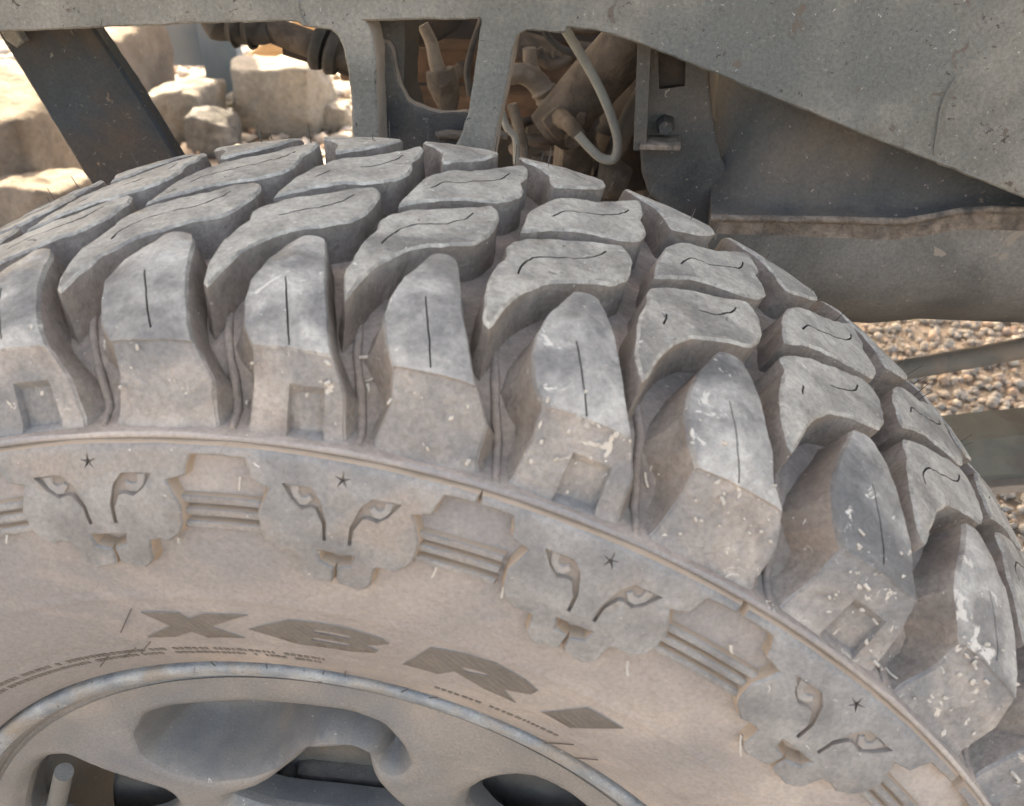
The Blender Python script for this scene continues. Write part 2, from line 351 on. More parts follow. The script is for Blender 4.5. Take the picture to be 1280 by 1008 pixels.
def pebbles(name, regions, label):
    bm = bmesh.new(); bmesh.ops.create_icosphere(bm, subdivisions=1, radius=1)
    bv = np.array([v.co[:] for v in bm.verts]); bf = np.array([[v.index for v in f.verts] for f in bm.faces]); bm.free()
    rng = np.random.default_rng(5); VS = []; FS = []; TN = []; b = 0
    for (x0, x1, y0, y1, cnt, smin, smax) in regions:
        for _ in range(cnt):
            x = rng.uniform(x0, x1); y = rng.uniform(y0, y1)
            s = smin+(smax-smin)*rng.random()**2.6
            sc = np.array([s, s*rng.uniform(.65, 1), s*rng.uniform(.4, .75)])
            v = bv*(1+rng.normal(0, .09, (len(bv), 1)))*sc
            a = rng.uniform(0, 6.28); ca, sa = math.cos(a), math.sin(a); tl = rng.normal(0, .3)
            v = v@np.array([[ca, sa, 0], [-sa, ca, 0], [0, 0, 1]]); v = v@np.array([[1, 0, 0], [0, math.cos(tl), math.sin(tl)], [0, -math.sin(tl), math.cos(tl)]])
            z = -.4+.012*noise.noise(Vector((x*1.3, y*1.3, 0)))+.006*noise.noise(Vector((x*5, y*5, 3)))
            v = v+np.array([x, y, z+s*rng.uniform(-.05, .45)])
            VS.append(v); FS.append(bf+b); b += len(bv); TN.append(np.full(len(bv), rng.random()))
    V = np.concatenate(VS); Fc = np.concatenate(FS); T = np.concatenate(TN).astype(np.float32)
    me = bpy.data.meshes.new(name); me.vertices.add(len(V)); me.vertices.foreach_set('co', V.astype(np.float32).ravel())
    me.loops.add(Fc.size); me.loops.foreach_set('vertex_index', Fc.astype(np.int32).ravel())
    me.polygons.add(len(Fc)); me.polygons.foreach_set('loop_start', np.arange(0, Fc.size, 3, dtype=np.int32)); me.polygons.foreach_set('use_smooth', [True]*len(Fc))
    me.update(); me.validate()
    at_ = me.attributes.new('tone', 'FLOAT', 'POINT'); at_.data.foreach_set('value', T)
    me.materials.append(M['pebble']); o = bpy.data.objects.new(name, me); C.objects.link(o); tag(o, label, 'gravel', kind='stuff')
pebbles('gravel', [(-3.2, .2, -.6, 2.4, 5000, .004, .02), (1.6, 3.4, -.5, 3.5, 5000, .005, .02), (.15, 1.6, .55, 2.4, 19000, .003, .013), (.3, 1.6, .7, 2.4, 200, .012, .020), (-.9, .15, .9, 2.6, 1500, .006, .022), (-3.4, -.6, 2.0, 6.0, 4200, .012, .05), (-.6, 3, 2.6, 6, 2500, .015, .05), (-1.5, 1.5, -1.2, .55, 1200, .008, .022)],
        'mixed tan and grey river gravel covering the ground behind the tyre')

# ------------------------------------------------------------------ rocks, post and planks behind
def rock(name, c, s, m, label, seed=0, boxy=.6, rotz=0, group=None, cat='rock'):
    bm = bmesh.new(); bmesh.ops.create_icosphere(bm, subdivisions=5, radius=1)
    for v in bm.verts:
        d = v.co.copy(); k = 1/max(abs(d.x), abs(d.y), abs(d.z)); q = d*(1+(k-1)*boxy)
        q += noise.noise_vector(d*1.1+Vector((seed, 0, 0)))*.22+noise.noise_vector(d*3+Vector((seed, 5, 0)))*.07+noise.noise_vector(d*9+Vector((seed, 9, 0)))*.025
        rz = noise.ridged_multi_fractal(d*2.2+Vector((0, seed, 0)), 1, 2, 4, 1, 2); q *= 1+.03*(rz-1.2)
        v.co = Matrix.Rotation(rotz, 3, 'Z') @ Vector((q.x*s[0], q.y*s[1], q.z*s[2]))
    me = bpy.data.meshes.new(name); bm.to_mesh(me); bm.free(); me.materials.append(m); me.polygons.foreach_set('use_smooth', [True]*len(me.polygons))
    o = bpy.data.objects.new(name, me); C.objects.link(o); o.location = c; tag(o, label, cat, group); return o
def rockpx(px, py, Y, w, h, dpt, m, label, name='boulder', **k):
    p = at(px, py, Y); return rock(name, (p.x, p.y, p.z), (w, dpt, h), m, label, **k)
rockpx(-10, 215, 2.35, .34, .31, .28, M['rock'], 'large beige boulder with a cracked face left of the dark steel strut', seed=2, boxy=.75)
rockpx(150, 130, 3.0, .15, .30, .2, M['rock'], 'tall upright beige boulder just right of the dark steel strut', seed=5, boxy=.8)
rockpx(238, 150, 2.85, .115, .13, .12, M['rockw'], 'pale sunlit rock below the blue grey panel', seed=8, boxy=.5)  # looks white from the direct sun on it
rockpx(268, 178, 2.7, .085, .11, .09, M['rockg'], 'small jagged grey rock low behind the tyre tread', seed=11, boxy=.3)
rockpx(355, 125, 3.0, .155, .15, .13, M['rockw'], 'pale cream rock beside the steel frame leg', seed=15, boxy=.7)
rockpx(418, 150, 3.0, .06, .06, .07, M['rockw'], 'low pale stone between tyre and frame leg', seed=19, boxy=.4)
rockpx(60, 262, 2.02, .13, .09, .10, M['rock'], 'brown stone at the foot of the large cracked boulder', seed=23, boxy=.5)
# blue-grey trestle: wide panel and post
T0 = bpy.data.objects.new('metal_stand', None); C.objects.link(T0); p = at(245, 60, 3.4); T0.location = (p.x, 3.4, -.4)
tag(T0, 'pale blue grey metal stand with wide panel and corner post beyond the rocks', 'stand')
def sub(o, root): o.location = -root.location; return o
a = at(183, 34, 3.4); b = at(300, 84, 3.4)
sub(box('panel', (a.x, 3.40, b.z), (b.x-.02, 3.44, a.z+.5), M['blue'], T0, .01), T0)
a = at(250, 60, 3.34); b = at(306, 125, 3.34)
sub(box('post', (a.x, 3.34, -.42), (b.x, 3.395, a.z+.6), M['blue'], T0, .008), T0)
a = at(192, 75, 3.45); sub(box('post', (a.x-.30, 3.45, -.42), (a.x-.12, 3.51, a.z+.5), M['blue'], T0, .008), T0)
a = at(195, 80, 4.5); b = at(250, 100, 4.5)
tag(box('wooden_plank', (a.x-.1, 4.5, b.z), (b.x+.1, 4.6, a.z), M['wood'], None, .01), 'orange wooden plank lying under the blue grey panel', 'plank')
a = at(360, 50, 3.6); b = at(305, 92, 3.6)
d = (a-b); rot = Matrix.Rotation(-math.atan2(d.z, d.x), 3, 'Y')
c = (a+b)/2; tag(box('wooden_plank', c-Vector((.32, .03, .045)), c+Vector((.32, .03, .045)), M['wood'], None, .006, rot=rot), 'brown wooden plank leaning at an angle beside the blue grey post', 'plank')
def grass():
    V = []; Fc = []; rg = random.Random(3)
    for cx, cy, n_, sp in ((at(325, 150, 3.2).x, 3.2, 160, .10), (at(390, 140, 3.6).x, 3.5, 60, .2), (-1.9, 2.9, 250, .3)):
        for _ in range(n_):
            x = cx+rg.gauss(0, sp); y = cy+rg.gauss(0, sp*.6); h = rg.uniform(.03, .10); a = rg.uniform(0, 6.28); b = len(V); lx, ly = rg.gauss(0, .03), rg.gauss(0, .03)
            V += [(x, y, -.41), (x+.005*math.cos(a), y+.005*math.sin(a), -.41), (x+lx, y+ly, -.4+h)]; Fc.append((b, b+1, b+2))
    o = link('grass', V, Fc, M['grass'], smooth=False); tag(o, 'sparse dry green grass growing between the pale rocks', 'grass', kind='stuff')
grass()

# ------------------------------------------------------------------ the truck
ROOT = Vector((0, 0, -.4))
truck = bpy.data.objects.new('truck', None); C.objects.link(truck); truck.location = ROOT
tag(truck, 'dusty off-road truck seen close up at its chunky mud tyre and underbody frame', 'truck')
def part(o, label=None):
    o.parent = truck; o.location = -ROOT
    if label: o['label'] = label
    return o

# --- pitch table of the tread (44 pitches round the tyre, slightly uneven as moulded)
TH = [-.3417, -.1905, -.0407, .0883, .2126, .3545, .5027, .6629, .8260, .9789, 1.1198]
KP = list(range(-1, 10)); rest = (2*math.pi-(TH[-1]-TH[0]))/34
for i in range(1, 35): KP.append(9+i); TH.append(TH[10]+rest*i)
KP = np.array(KP); TH = np.array(TH)
def theta(ph):
    q = (ph+1) % 44-1; n = round((ph-q)/44); return float(np.interp(q, KP, TH))+n*2*math.pi
DD = [0, .02, .04, .056, .07, .08, .088, .095, .105, .112, .13]
RR = [.4030, .4029, .4023, .4014, .4003, .3986, .3966, .394, .389, .3845, .372]
YC = .11; PW = .058
def prof(y): return float(np.interp(abs(y-YC), DD, RR))
PRr = [.19, .2205, .228, .245, .262, .28, .30, .32, .34, .353, .37, .386]
PRy = [.016, .0086, .003, -.0065, -.013, -.0175, -.020, -.019, -.0155, -.0105, -.005, -.001]
_pc = np.polyfit(PRr[2:10], PRy[2:10], 4)
def swy(r):
    return float(np.polyval(_pc, r)) if r > .23 else float(np.interp(r, PRr, PRy))
def tmap(k):
    def f(u, v, h):
        th = theta(k+u/PW); q = prof(v)+h
        return (q*math.sin(th), v, q*math.cos(th))
    return f

# --- carcass
def carcass():
    side = []
    for r_, y_ in ((.2185, .020), (.2195, .012), (.2215, .0085), (.2245, .0055)): side.append((r_, y_))
    for r_ in np.arange(.2285, .352, .0022):
        y_ = swy(r_)
        if abs(r_-.2845) < .0012: y_ -= .0007
        if abs(r_-.2505) < .0012: y_ += .0006
        side.append((r_, y_))
    side += [(.3517, -.0112), (.3524, -.0128), (.3536, -.0136), (.3548, -.0125), (.3553, -.0095), (.3556, -.004), (.357, .001), (.361, .0045), (.366, .008), (.371, .0115), (.3755, .017), (.3795, .025), (.3835, .036), (.3855, .055), (.3865, .08), (.387, .11)]
    full = [(r_, y_, r_ > .3545) for r_, y_ in side]
    full += [(r_, 2*YC-y_, r_ > .3545) for r_, y_ in side[::-1][1:]]
    n = 640; V = []; Fc = []; mi = []
    for i in range(n):
        a = 2*math.pi*i/n; s, c_ = math.sin(a), math.cos(a)
        for r_, y_, g in full:
            wob = .0004*noise.noise(Vector((s*r_*60, y_*60, c_*r_*60))) if g else .00035*noise.noise(Vector((s*r_*25, y_*25, c_*r_*25)))
            if .3520 < r_ < .3552 and y_ < 0: wob = .0009*noise.noise(Vector((s*r_*45, 0, c_*r_*45)))
            V.append(((r_+wob)*s, y_-(0 if g else wob), (r_+wob)*c_))
    m_ = len(full)
    for i in range(n):
        for j in range(m_-1):
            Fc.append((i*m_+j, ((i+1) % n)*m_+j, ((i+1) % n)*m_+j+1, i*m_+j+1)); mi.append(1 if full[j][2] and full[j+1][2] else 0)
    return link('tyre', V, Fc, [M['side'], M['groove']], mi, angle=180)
tyre = part(carcass())

# --- tread blocks
S_ = lambda pts: [(a*PW, b) for a, b in pts]
C_POLY = S_([(.045, .090), (.04, .100), (.0, .107), (-.06, .1105), (-.18, .1065), (-.30, .102), (-.45, .0965), (-.60, .0915), (-.70, .0875), (-.80, .0815), (-.845, .0745), (-.815, .0685), (-.855, .058), (-.875, .047), (-.87, .034), (-.82, .0225), (-.77, .0195), (-.72, .031), (-.64, .0435), (-.50, .0560), (-.34, .0625), (-.21, .0665), (-.06, .071), (.02, .080)])
D_POLY = S_([(-.780, .0925), (-.765, .115), (-.70, .130), (-.60, .141), (-.52, .1455), (-.34, .150), (-.18, .160), (-.06, .170), (.04, .178), (.09, .173), (.11, .160), (.075, .149), (.13, .140), (.13, .131), (.07, .1225), (-.05, .1165), (-.18, .1135), (-.31, .1115), (-.48, .107), (-.62, .101), (-.75, .0935)])
E_POLY = S_([(.03, .188), (.10, .184), (.21, .178), (.28, .171), (.315, .160), (.35, .155), (.48, .161), (.60, .167), (.72, .176), (.765, .186), (.74, .205), (.60, .222), (.0, .222), (-.06, .205)])
C_SIPE = S_([(-.71, .055), (-.69, .064), (-.61, .0725), (-.46, .0785), (-.32, .083), (-.21, .091), (-.16, .0985)])
D_SIPE = S_([(-.60, .116), (-.52, .126), (-.43, .129), (-.30, .133), (-.15, .141), (-.06, .149), (-.03, .157)])
E_SIPE = S_([(.25, .190), (.45, .187), (.60, .180)])
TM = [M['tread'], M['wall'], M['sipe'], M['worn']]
vis = lambda k: k <= 11 or k >= 42
rg = random.Random(11)
for k in range(44):
    hi = vis(k); st = .0045 if hi else .012; ed = .0022 if hi else .007; jt = .00055 if hi else 0
    def jp(poly):
        return [(a+rg.gauss(0, .00025), b+rg.gauss(0, .00025)) for a, b in offset(ccw(list(poly)), -.0011)]
    def sp(path):
        q = catmull([(a, b) for a, b in path], 7); return strip_poly([tuple(v) for v in q], .0008)
    def part_sipe(path):
        # the worn middle of the slit closes up on some blocks
        if not hi: return []
        z = rg.random()
        if z < .30: return [sp(path[:2]), sp(path[3:])]
        if z < .45: return [sp(path[2:])]
        return [sp(path)]
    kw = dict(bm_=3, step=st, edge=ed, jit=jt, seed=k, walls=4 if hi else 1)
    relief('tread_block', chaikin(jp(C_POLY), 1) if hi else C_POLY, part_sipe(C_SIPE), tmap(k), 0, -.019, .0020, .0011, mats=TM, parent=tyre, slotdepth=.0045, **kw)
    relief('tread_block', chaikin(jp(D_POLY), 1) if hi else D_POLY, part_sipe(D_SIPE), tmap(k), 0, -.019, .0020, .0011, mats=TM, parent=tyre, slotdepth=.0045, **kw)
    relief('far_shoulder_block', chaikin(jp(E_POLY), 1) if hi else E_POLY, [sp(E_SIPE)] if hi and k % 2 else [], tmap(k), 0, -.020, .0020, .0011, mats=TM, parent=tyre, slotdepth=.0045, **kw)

# --- near shoulder lugs, lofted from the tread over the shoulder down to the rib
TOP = [(.0545, .4012), (.047, .4009), (.035, .3999), (.023, .3970), (.015, .3940), (.005, .3890), (-.001, .3845), (-.0045, .3720), (-.0085, .3580), (-.0100, .3550)]
FLO = [(.0560, .3800), (.047, .3800), (.035, .3790), (.023, .3760), (.015, .3720), (.012, .3680), (.010, .3640), (.008, .3590), (.004, .3555), (-.003, .3540)]
LL = [-.325, -.365, -.44, -.485, -.475, -.41, -.315, -.32, -.355, -.365]
RL = [-.14, -.085, -.02, .045, .105, .175, .25, .35, .385, .40]
def lug(k):
    even = k % 2 == 0; hi = vis(k)
    L_ = [a+rg.gauss(0, .006) for a in LL]; R_ = [a+rg.gauss(0, .006) for a in RL]
    if not even: R_[7] += .02; L_[7] += .02
    P = np.array(TOP); acc = np.concatenate([[0], np.cumsum(np.hypot(*np.diff(P, axis=0).T))])
    stp = .0016 if hi else .006
    ss = sorted(set(list(np.round(np.arange(0, acc[-1], stp), 5))+[round(a, 5) for a in acc]))
    def lerp(arr, s): return float(np.interp(s, acc, arr))
    ts = [0, .012, .03]+list(np.linspace(.06, .94, 22 if hi else 6))+[.97, .988, 1]
    tc = .455; e = .012
    if hi: ts = sorted(set([t for t in ts if abs(t-tc) > .03]+[tc-e-.006, tc-e, tc-e*.4, tc+e*.4, tc+e, tc+e+.006]+([.40, .415, .78, .795] if even else [])))
    s0 = acc[3]-.002+rg.uniform(-.001, .002); s1 = acc[6]-.003+rg.uniform(-.002, .002)      # slit range
    ws = acc[7]+.0005                                           # window starts
    extra = [s0, s1, s0-.0006, s1+.0006]+([ws-.0008, ws+.0008] if even else [])+[acc[6]-.0006, acc[6]+.0014]
    ss = sorted(set([s for s in ss if all(abs(s-x) > .0005 for x in extra)]+extra))
    V = []; Fc = []; mi = []; cols = None; sv = Vector((k*2.3, k*1.1, 4)); rows = []
    tf = [(-1, 0, 1.0), (-1, 0, .66), (-1, 0, .33), (-1, 0, .09)]
    def pos(th, y_, r_, j=.0003):
        q = Vector((r_*math.sin(th), y_, r_*math.cos(th)))
        return q+(noise.noise_vector(q*110+sv)+.5*noise.noise_vector(q*380+sv))*j if hi else q
    kink = acc[6]
    for s in ss:
        yt, rt = lerp(P[:, 0], s), lerp(P[:, 1], s); yf, rf = lerp([a[0] for a in FLO], s), lerp([a[1] for a in FLO], s)
        l, r_ = lerp(L_, s), lerp(R_, s)
        if s > kink+.0005: # lower facet sits a touch behind the upper one
            f_ = min(1, (s-kink)/.0012); off = .0009*f_ if not even else .0006*f_; yt += off
        row = []
        for a in (1.0, .66, .33, .09):
            th = theta(k+l-(.06+.07*min(1, s/acc[4]))*a**2.2-.02*a-.006); row.append((pos(th, yt+(yf-yt)*a, rt+(rf-rt)*a)))
        fs = min(1, max(0, (s-s0)/(s1-s0))); lw = math.sin(math.pi*min(1, max(0, (s-acc[2]*.6)/(acc[7]-acc[2]*.6)))); tcs = tc+((-.235+.18*fs-l)/(r_-l)-tc)*min(1, lw*2.2)
        for t in ts:
            tw = t*tcs/tc if t < tc else 1-(1-t)*(1-tcs)/(1-tc)
            if s > acc[6]: tw = t+(tw-t)*max(0, 1-(s-acc[6])/.008)
            th = theta(k+l+(r_-l)*tw); dd = 0
            crown = .0012*(1-(2*t-1)**2)
            if hi and s0 <= s <= s1 and abs(t-tc) <= e*.45: dd = .004
            if hi and even and s >= ws+.0004 and .41 < t < .785 and s < acc[-1]-.001: dd = max(dd, .0032)
            nx, nz = (yf-yt), (rf-rt); nl = math.hypot(nx, nz)
            bev = .0008 if t in (0, 1) else 0
            q = (dd-crown+bev)/nl
            row.append(pos(th, yt+nx*q, rt+nz*q))
        for a in (.09, .33, .66, 1.0):
            th = theta(k+r_+(.06+.05*min(1, s/acc[5]))*a**1.3+.008); row.append((pos(th, yt+(yf-yt)*a, rt+(rf-rt)*a)))
        rows.append(row)
    # tip wall rows
    yt, rt = TOP[0]; yf, rf = FLO[0]; pre = []
    for a in (1.0, .5, .1):
        row = []
        for q in rows[0]:
            th = math.atan2(q.x, q.z); y_ = q.y+.0030*a; r0 = math.hypot(q.x, q.z); row.append(Vector((math.sin(th)*(r0+(rf-r0)*a), y_, math.cos(th)*(r0+(rf-r0)*a))))
        pre.append(row)
    rows = pre+rows; nc = len(rows[0]); sss = [0, 0, 0]+ss
    for row in rows: V += row
    for i in range(len(rows)-1):
        for j in range(nc-1):
            Fc.append((i*nc+j, (i+1)*nc+j, (i+1)*nc+j+1, i*nc+j+1))
            tj = j-4; s = (sss[i]+sss[i+1])/2
            if i < 3 or j < 3 or j >= nc-4: mi.append(1)
            elif 0 <= tj < len(ts)-1 and hi and s0 <= s <= s1 and abs((ts[tj]+ts[tj+1])/2-tc) < e*.7: mi.append(3)
            elif s > kink+(.0 if not even else .0035*noise.noise(Vector((tj*.35, k*3.1, 0)))+.001): mi.append(2)
            else: mi.append(0)
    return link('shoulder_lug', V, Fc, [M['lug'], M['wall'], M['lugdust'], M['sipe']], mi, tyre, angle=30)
for k in range(44): lug(k)

# --- flash seams in the valleys, pale vent nubs, hairs
def seam(k):
    pts = []; off = rg.gauss(0, .01)
    for y_, ph in ((.034, -.74), (.026, -.70), (.018, -.655), (.012, -.61), (.0085, -.575), (.005, -.54), (.001, -.51), (-.004, -.485), (-.0095, -.47)):
        r_ = float(np.interp(-y_, [-.036, -.025, -.017, -.0115, -.008, -.0045, -.001, .004, .0095], [.3835, .3795, .3755, .371, .366, .361, .357, .3556, .3553]))
        th = theta(k+ph+off+rg.gauss(0, .004)); pts.append(Vector((r_*math.sin(th), y_-.0002, r_*math.cos(th))))
    tube('mould_seam', pts, [.0010, .0016, .0019, .0016, .0019, .0017, .0018, .0015, .0010], M['groove'], tyre, seg=8, n=5, jit=.0007)
for k in range(44):
    if vis(k): seam(k)
nv = []; nf = []; hv = []; hf = []
def spike(V, Fc, base, dirn, ln, r0, bd=.25):
    dirn = dirn.normalized(); a = dirn.cross(Vector((.3, .5, .8))).normalized(); b = dirn.cross(a); n0 = len(V); bend = Vector((rg.gauss(0, bd), rg.gauss(0, bd), rg.gauss(0, bd)))*ln
    for i, (t, q) in enumerate(((0, 1), (.5, .85), (1, .8))):
        c_ = base+dirn*ln*t+bend*t*t
        for s in range(5): V.append(c_+(a*math.cos(s*1.2566)+b*math.sin(s*1.2566))*r0*q)
    for i in range(2):
        for s in range(5): Fc.append((n0+i*5+s, n0+i*5+(s+1) % 5, n0+(i+1)*5+(s+1) % 5, n0+(i+1)*5+s))
    Fc.append(tuple(n0+10+s for s in range(5)))
def lugpt(k, t, s):   # a point on a lug's surface
    P = np.array(TOP); acc = np.concatenate([[0], np.cumsum(np.hypot(*np.diff(P, axis=0).T))]); s *= acc[-1]
    y_, r_ = np.interp(s, acc, P[:, 0]), np.interp(s, acc, P[:, 1]); th = theta(k+np.interp(s, acc, LL)*(1-t)+np.interp(s, acc, RL)*t)
    return Vector((r_*math.sin(th), y_-.0004, r_*math.cos(th))), Vector((math.sin(th)*.4, -1, math.cos(th)*.4))
for k in list(range(-2, 12)):
    right = max(0, min(1, (k-2)/4))
    for _ in range(int(3+7*right)):
        q, d = lugpt(k, rg.random(), rg.uniform(.5, .97)); spike(nv, nf, q, d+Vector((rg.gauss(0, .4), 0, rg.gauss(0, .4))), rg.uniform(.0006, .003), rg.uniform(.0005, .0009))
    for _ in range(int(3+5*right)):
        ph = k-.5+rg.gauss(0, .06); y_ = rg.uniform(-.002, .03); r_ = float(np.interp(-y_, [-.036, -.025, -.017, -.0115, -.008, -.0045, -.001, .004], [.3835, .3795, .3755, .371, .366, .361, .357, .3556])); th = theta(ph)
        spike(nv, nf, Vector((r_*math.sin(th), y_, r_*math.cos(th))), Vector((rg.gauss(0, 1), -1, rg.gauss(0, 1))), rg.uniform(.0015, .005), rg.uniform(.0004, .0008))
    for _ in range(int(1+5*right)):
        th = theta(k+rg.random()); r_ = rg.uniform(.303, .349); spike(nv, nf, Vector((r_*math.sin(th), swy(r_)-.002, r_*math.cos(th))), Vector((-.2*math.sin(th), -.6, -.8*math.cos(th))), rg.uniform(.002, .0065), rg.uniform(.0005, .0008))
def flake(q, n_, s):  # tiny clod of pale dried mud
    n_ = n_.normalized(); a = n_.cross(Vector((.2, .9, .3))).normalized(); b = n_.cross(a); n0 = len(nv); an0 = rg.uniform(0, 6.28)
    for i in range(6):
        an = an0+i*1.047; rr_ = s*rg.uniform(.5, 1.25)*(1.6 if i % 3 == 0 else 1); nv.append(q+(a*math.cos(an)+b*math.sin(an))*rr_-n_*.0004)
    nv.append(q+n_*s*.35)
    for i in range(6): nf.append((n0+i, n0+(i+1) % 6, n0+6))
for k in range(-1, 12):
    right = max(0, min(1, (k-3)/3))
    for _ in range(int(2+16*right)):
        t = rg.random(); s = min(.98, max(.3, rg.gauss(.68, .13))); q, d = lugpt(k, t, s); flake(q-Vector((0, .0006, 0)), d, rg.uniform(.0003, .0009)*(1+.3*right))
o = link('mud_speck', nv, nf, M['nub'], None, tyre, angle=180); o['kind'] = 'stuff'
for k in range(-2, 12):
    for _ in range(4):
        ph = k+rg.random(); y_ = rg.choice([.186, .196, .205]); r_ = prof(y_)-.015; th = theta(ph)
        spike(hv, hf, Vector((r_*math.sin(th), y_, r_*math.cos(th))), Vector((math.sin(th), 0, math.cos(th))), rg.uniform(.017, .024), .00026, .04)
for th, r0, r1 in ((-.208, .262, .277), (-.222, .243, .255), (-.265, .2405, .249), (-.34, .235, .243), (-.14, .2195, .227), (-.03, .2195, .227), (.085, .219, .228), (.13, .2205, .236), (.245, .218, .230), (.30, .22, .232), (.54, .225, .244), (.60, .228, .242)):
    q = Vector((math.sin(th)*r0, swy(r0)-.0012, math.cos(th)*r0)); dth = .05 if r0 > .23 and th < 0 else .012; q2 = Vector((math.sin(th+dth)*r1, swy(r1)-.0012, math.cos(th+dth)*r1)); n0 = len(hv)
    spike(hv, hf, q, q2-q, (q2-q).length, .00028, .02)
o = link('vent_hair', hv, hf, M['hair'], None, tyre, smooth=False); o['kind'] = 'stuff'

# --- lion-face emblems and bars on the sidewall
def smap(t0, sc_=1.0):
    def f(u, v, h):
        th = t0+u/.33*sc_; y_ = swy(v)-h
        return (v*math.sin(th), y_, v*math.cos(th))
    return f
half = [(.1335, .3512), (.1335, .3498), (.102, .3495), (.0965, .3455), (.094, .3420), (.074, .3400), (.080, .3352), (.087, .3300), (.0855, .3235), (.081, .3200), (.068, .3165), (.058, .3172), (.045, .3165), (.0425, .3125), (.0415, .308), (.0365, .3058), (.029, .3043), (.020, .3050), (.013, .3055), (.006, .3058), (.0042, .3072), (.0040, .3120), (.0195, .3138), (.0235, .3194)]
U = lambda pts: [(a*.33, b) for a, b in pts]
emb = U(half+[(-a, b) for a, b in half[::-1]])
eye = [(.0635, .3424), (.052, .3366), (.041, .3338), (.0305, .3348), (.0255, .3343), (.0175, .3295), (.0165, .3232), (.0120, .3232), (.0130, .3305), (.0215, .3385), (.0325, .3424)]
star = [(.0100*(1 if i % 2 == 0 else .22)*math.sin(i*math.pi/5), .3465+.0034*(1 if i % 2 == 0 else .22)*math.cos(i*math.pi/5)) for i in range(10)]
ball = [(.0545, .3412), (.0515, .3375), (.0440, .3350), (.0365, .3352), (.0315, .3374), (.0345, .3384), (.0385, .3373), (.0435, .3374), (.0470, .3388), (.0465, .3412)]
for i in range(22):
    t0 = (theta(2*i+.565)+theta(2*i+.565+2)*0); hi = i < 6 or i > 20
    t0 = {0: -.1232, 1: .1450, 2: .4208, 3: .7310}.get(i, theta(2*i+.545))
    pit = theta(2*i+1.56)-theta(2*i-.44); sc_ = pit/.268
    if i == 2: sc_ = 1.03
    f = smap(t0, sc_)
    holes = [U(eye), U([(-a, b) for a, b in eye]), U(star)] if hi else []
    e_ = relief('lion_emblem', emb, holes, f, .0052, -.001, .0016, .0008, .0035 if hi else .02, [M['emb'], M['embwall'], M['slot']], tyre, slotdepth=.0020, jit=.00018 if hi else 0, edge=.0016 if hi else .008, seed=i, flip=True, walls=2)
    if hi:
        for sg in (1, -1): relief('eye', U([(a*sg, b) for a, b in ball]), [], f, .0040, .0008, .0003, .0004, .002, [M['eye'], M['eye']], tyre, edge=.001, flip=True, walls=1)
    g0 = .088; g1 = pit/sc_-.088
    for r_ in (.3315, .3268, .3218):
        relief('moulded_bar', [(g0*.33, r_-.0009), (g1*.33, r_-.0009), (g1*.33, r_+.0009), (g0*.33, r_+.0009)], [], f, .0026, -.0005, .0005, .0005, .006, [M['emb'], M['embwall']], tyre, edge=.004 if hi else .02, flip=True, walls=1)

# --- moulded lettering X E R A
LET = {
 'x': ([(-.1476, .274), (-.0902, .2735), (-.0818, .2692), (-.0546, .2733), (.0123, .2746), (-.056, .2644), (-.0109, .257), (-.0723, .2555), (-.092, .2601), (-.1287, .2557), (-.1767, .2559), (-.1187, .2642)], []),
 'e': ([(.0067, .2644), (.0721, .2745), (.1180, .2760), (.1642, .2756), (.2074, .2736), (.2157, .2715), (.2000, .2685), (.1758, .2662), (.2007, .2645), (.1969, .2619), (.1613, .2590), (.0777, .2569)],
       [[(.1030, .2708), (.1230, .2712), (.1600, .2712), (.1640, .2700), (.1600, .2688), (.1080, .2686)], [(.1060, .2650), (.1560, .2650), (.1600, .2638), (.1560, .2626), (.1000, .2624)]]),
 'r': ([(.2749, .2768), (.3200, .2795), (.3638, .2803), (.4100, .2770), (.4353, .2731), (.4328, .2691), (.4045, .2654), (.3918, .2645), (.4229, .2576), (.3711, .259), (.3175, .2651), (.2964, .2585), (.2421, .2582)],
       [[(.3241, .2704), (.3541, .2717), (.3680, .2703), (.3400, .2680), (.3300, .2676)]]),
 'a': ([(.4675, .259), (.5074, .2765), (.5691, .2752), (.5196, .257)], []),
}
for nm, (ol, hs) in LET.items():
    relief('letter', [(a*.33, b) for a, b in ol], [[(a*.33, b) for a, b in h] for h in hs], smap(0), .0007, -.0004, .0002, .0003, .004, [M['letter'], M['eye'], M['side']], tyre, slotdepth=.0006, edge=.002, flip=True, walls=1)
# rows of tiny raised characters, too small to read
tv = []; tf_ = []
for row_r, a0, a1 in ((.2440, -.62, .12), (.2398, -.66, .10), (.2425, .30, .52)):
    a = a0
    while a < a1:
        w_ = rg.uniform(.003, .0105); r0 = row_r-.0011; r1 = row_r+.0011; n0 = len(tv)
        if rg.random() < .86:
            for th, r_ in ((a, r0), (a+w_, r0), (a+w_, r1), (a, r1)): tv.append((r_*math.sin(th), swy(r_)-.0003, r_*math.cos(th)))
            for th, r_ in ((a, r0), (a+w_, r0), (a+w_, r1), (a, r1)): tv.append((r_*math.sin(th), swy(r_)+.0004, r_*math.cos(th)))
            tf_ += [(n0, n0+3, n0+2, n0+1)]+[(n0+i, n0+(i+1) % 4, n0+4+(i+1) % 4, n0+4+i) for i in range(4)]
        a += w_+rg.uniform(.0025, .005)
o = link('small_marking', tv, tf_, M['letter'], None, tyre, smooth=False); o['kind'] = 'stuff'

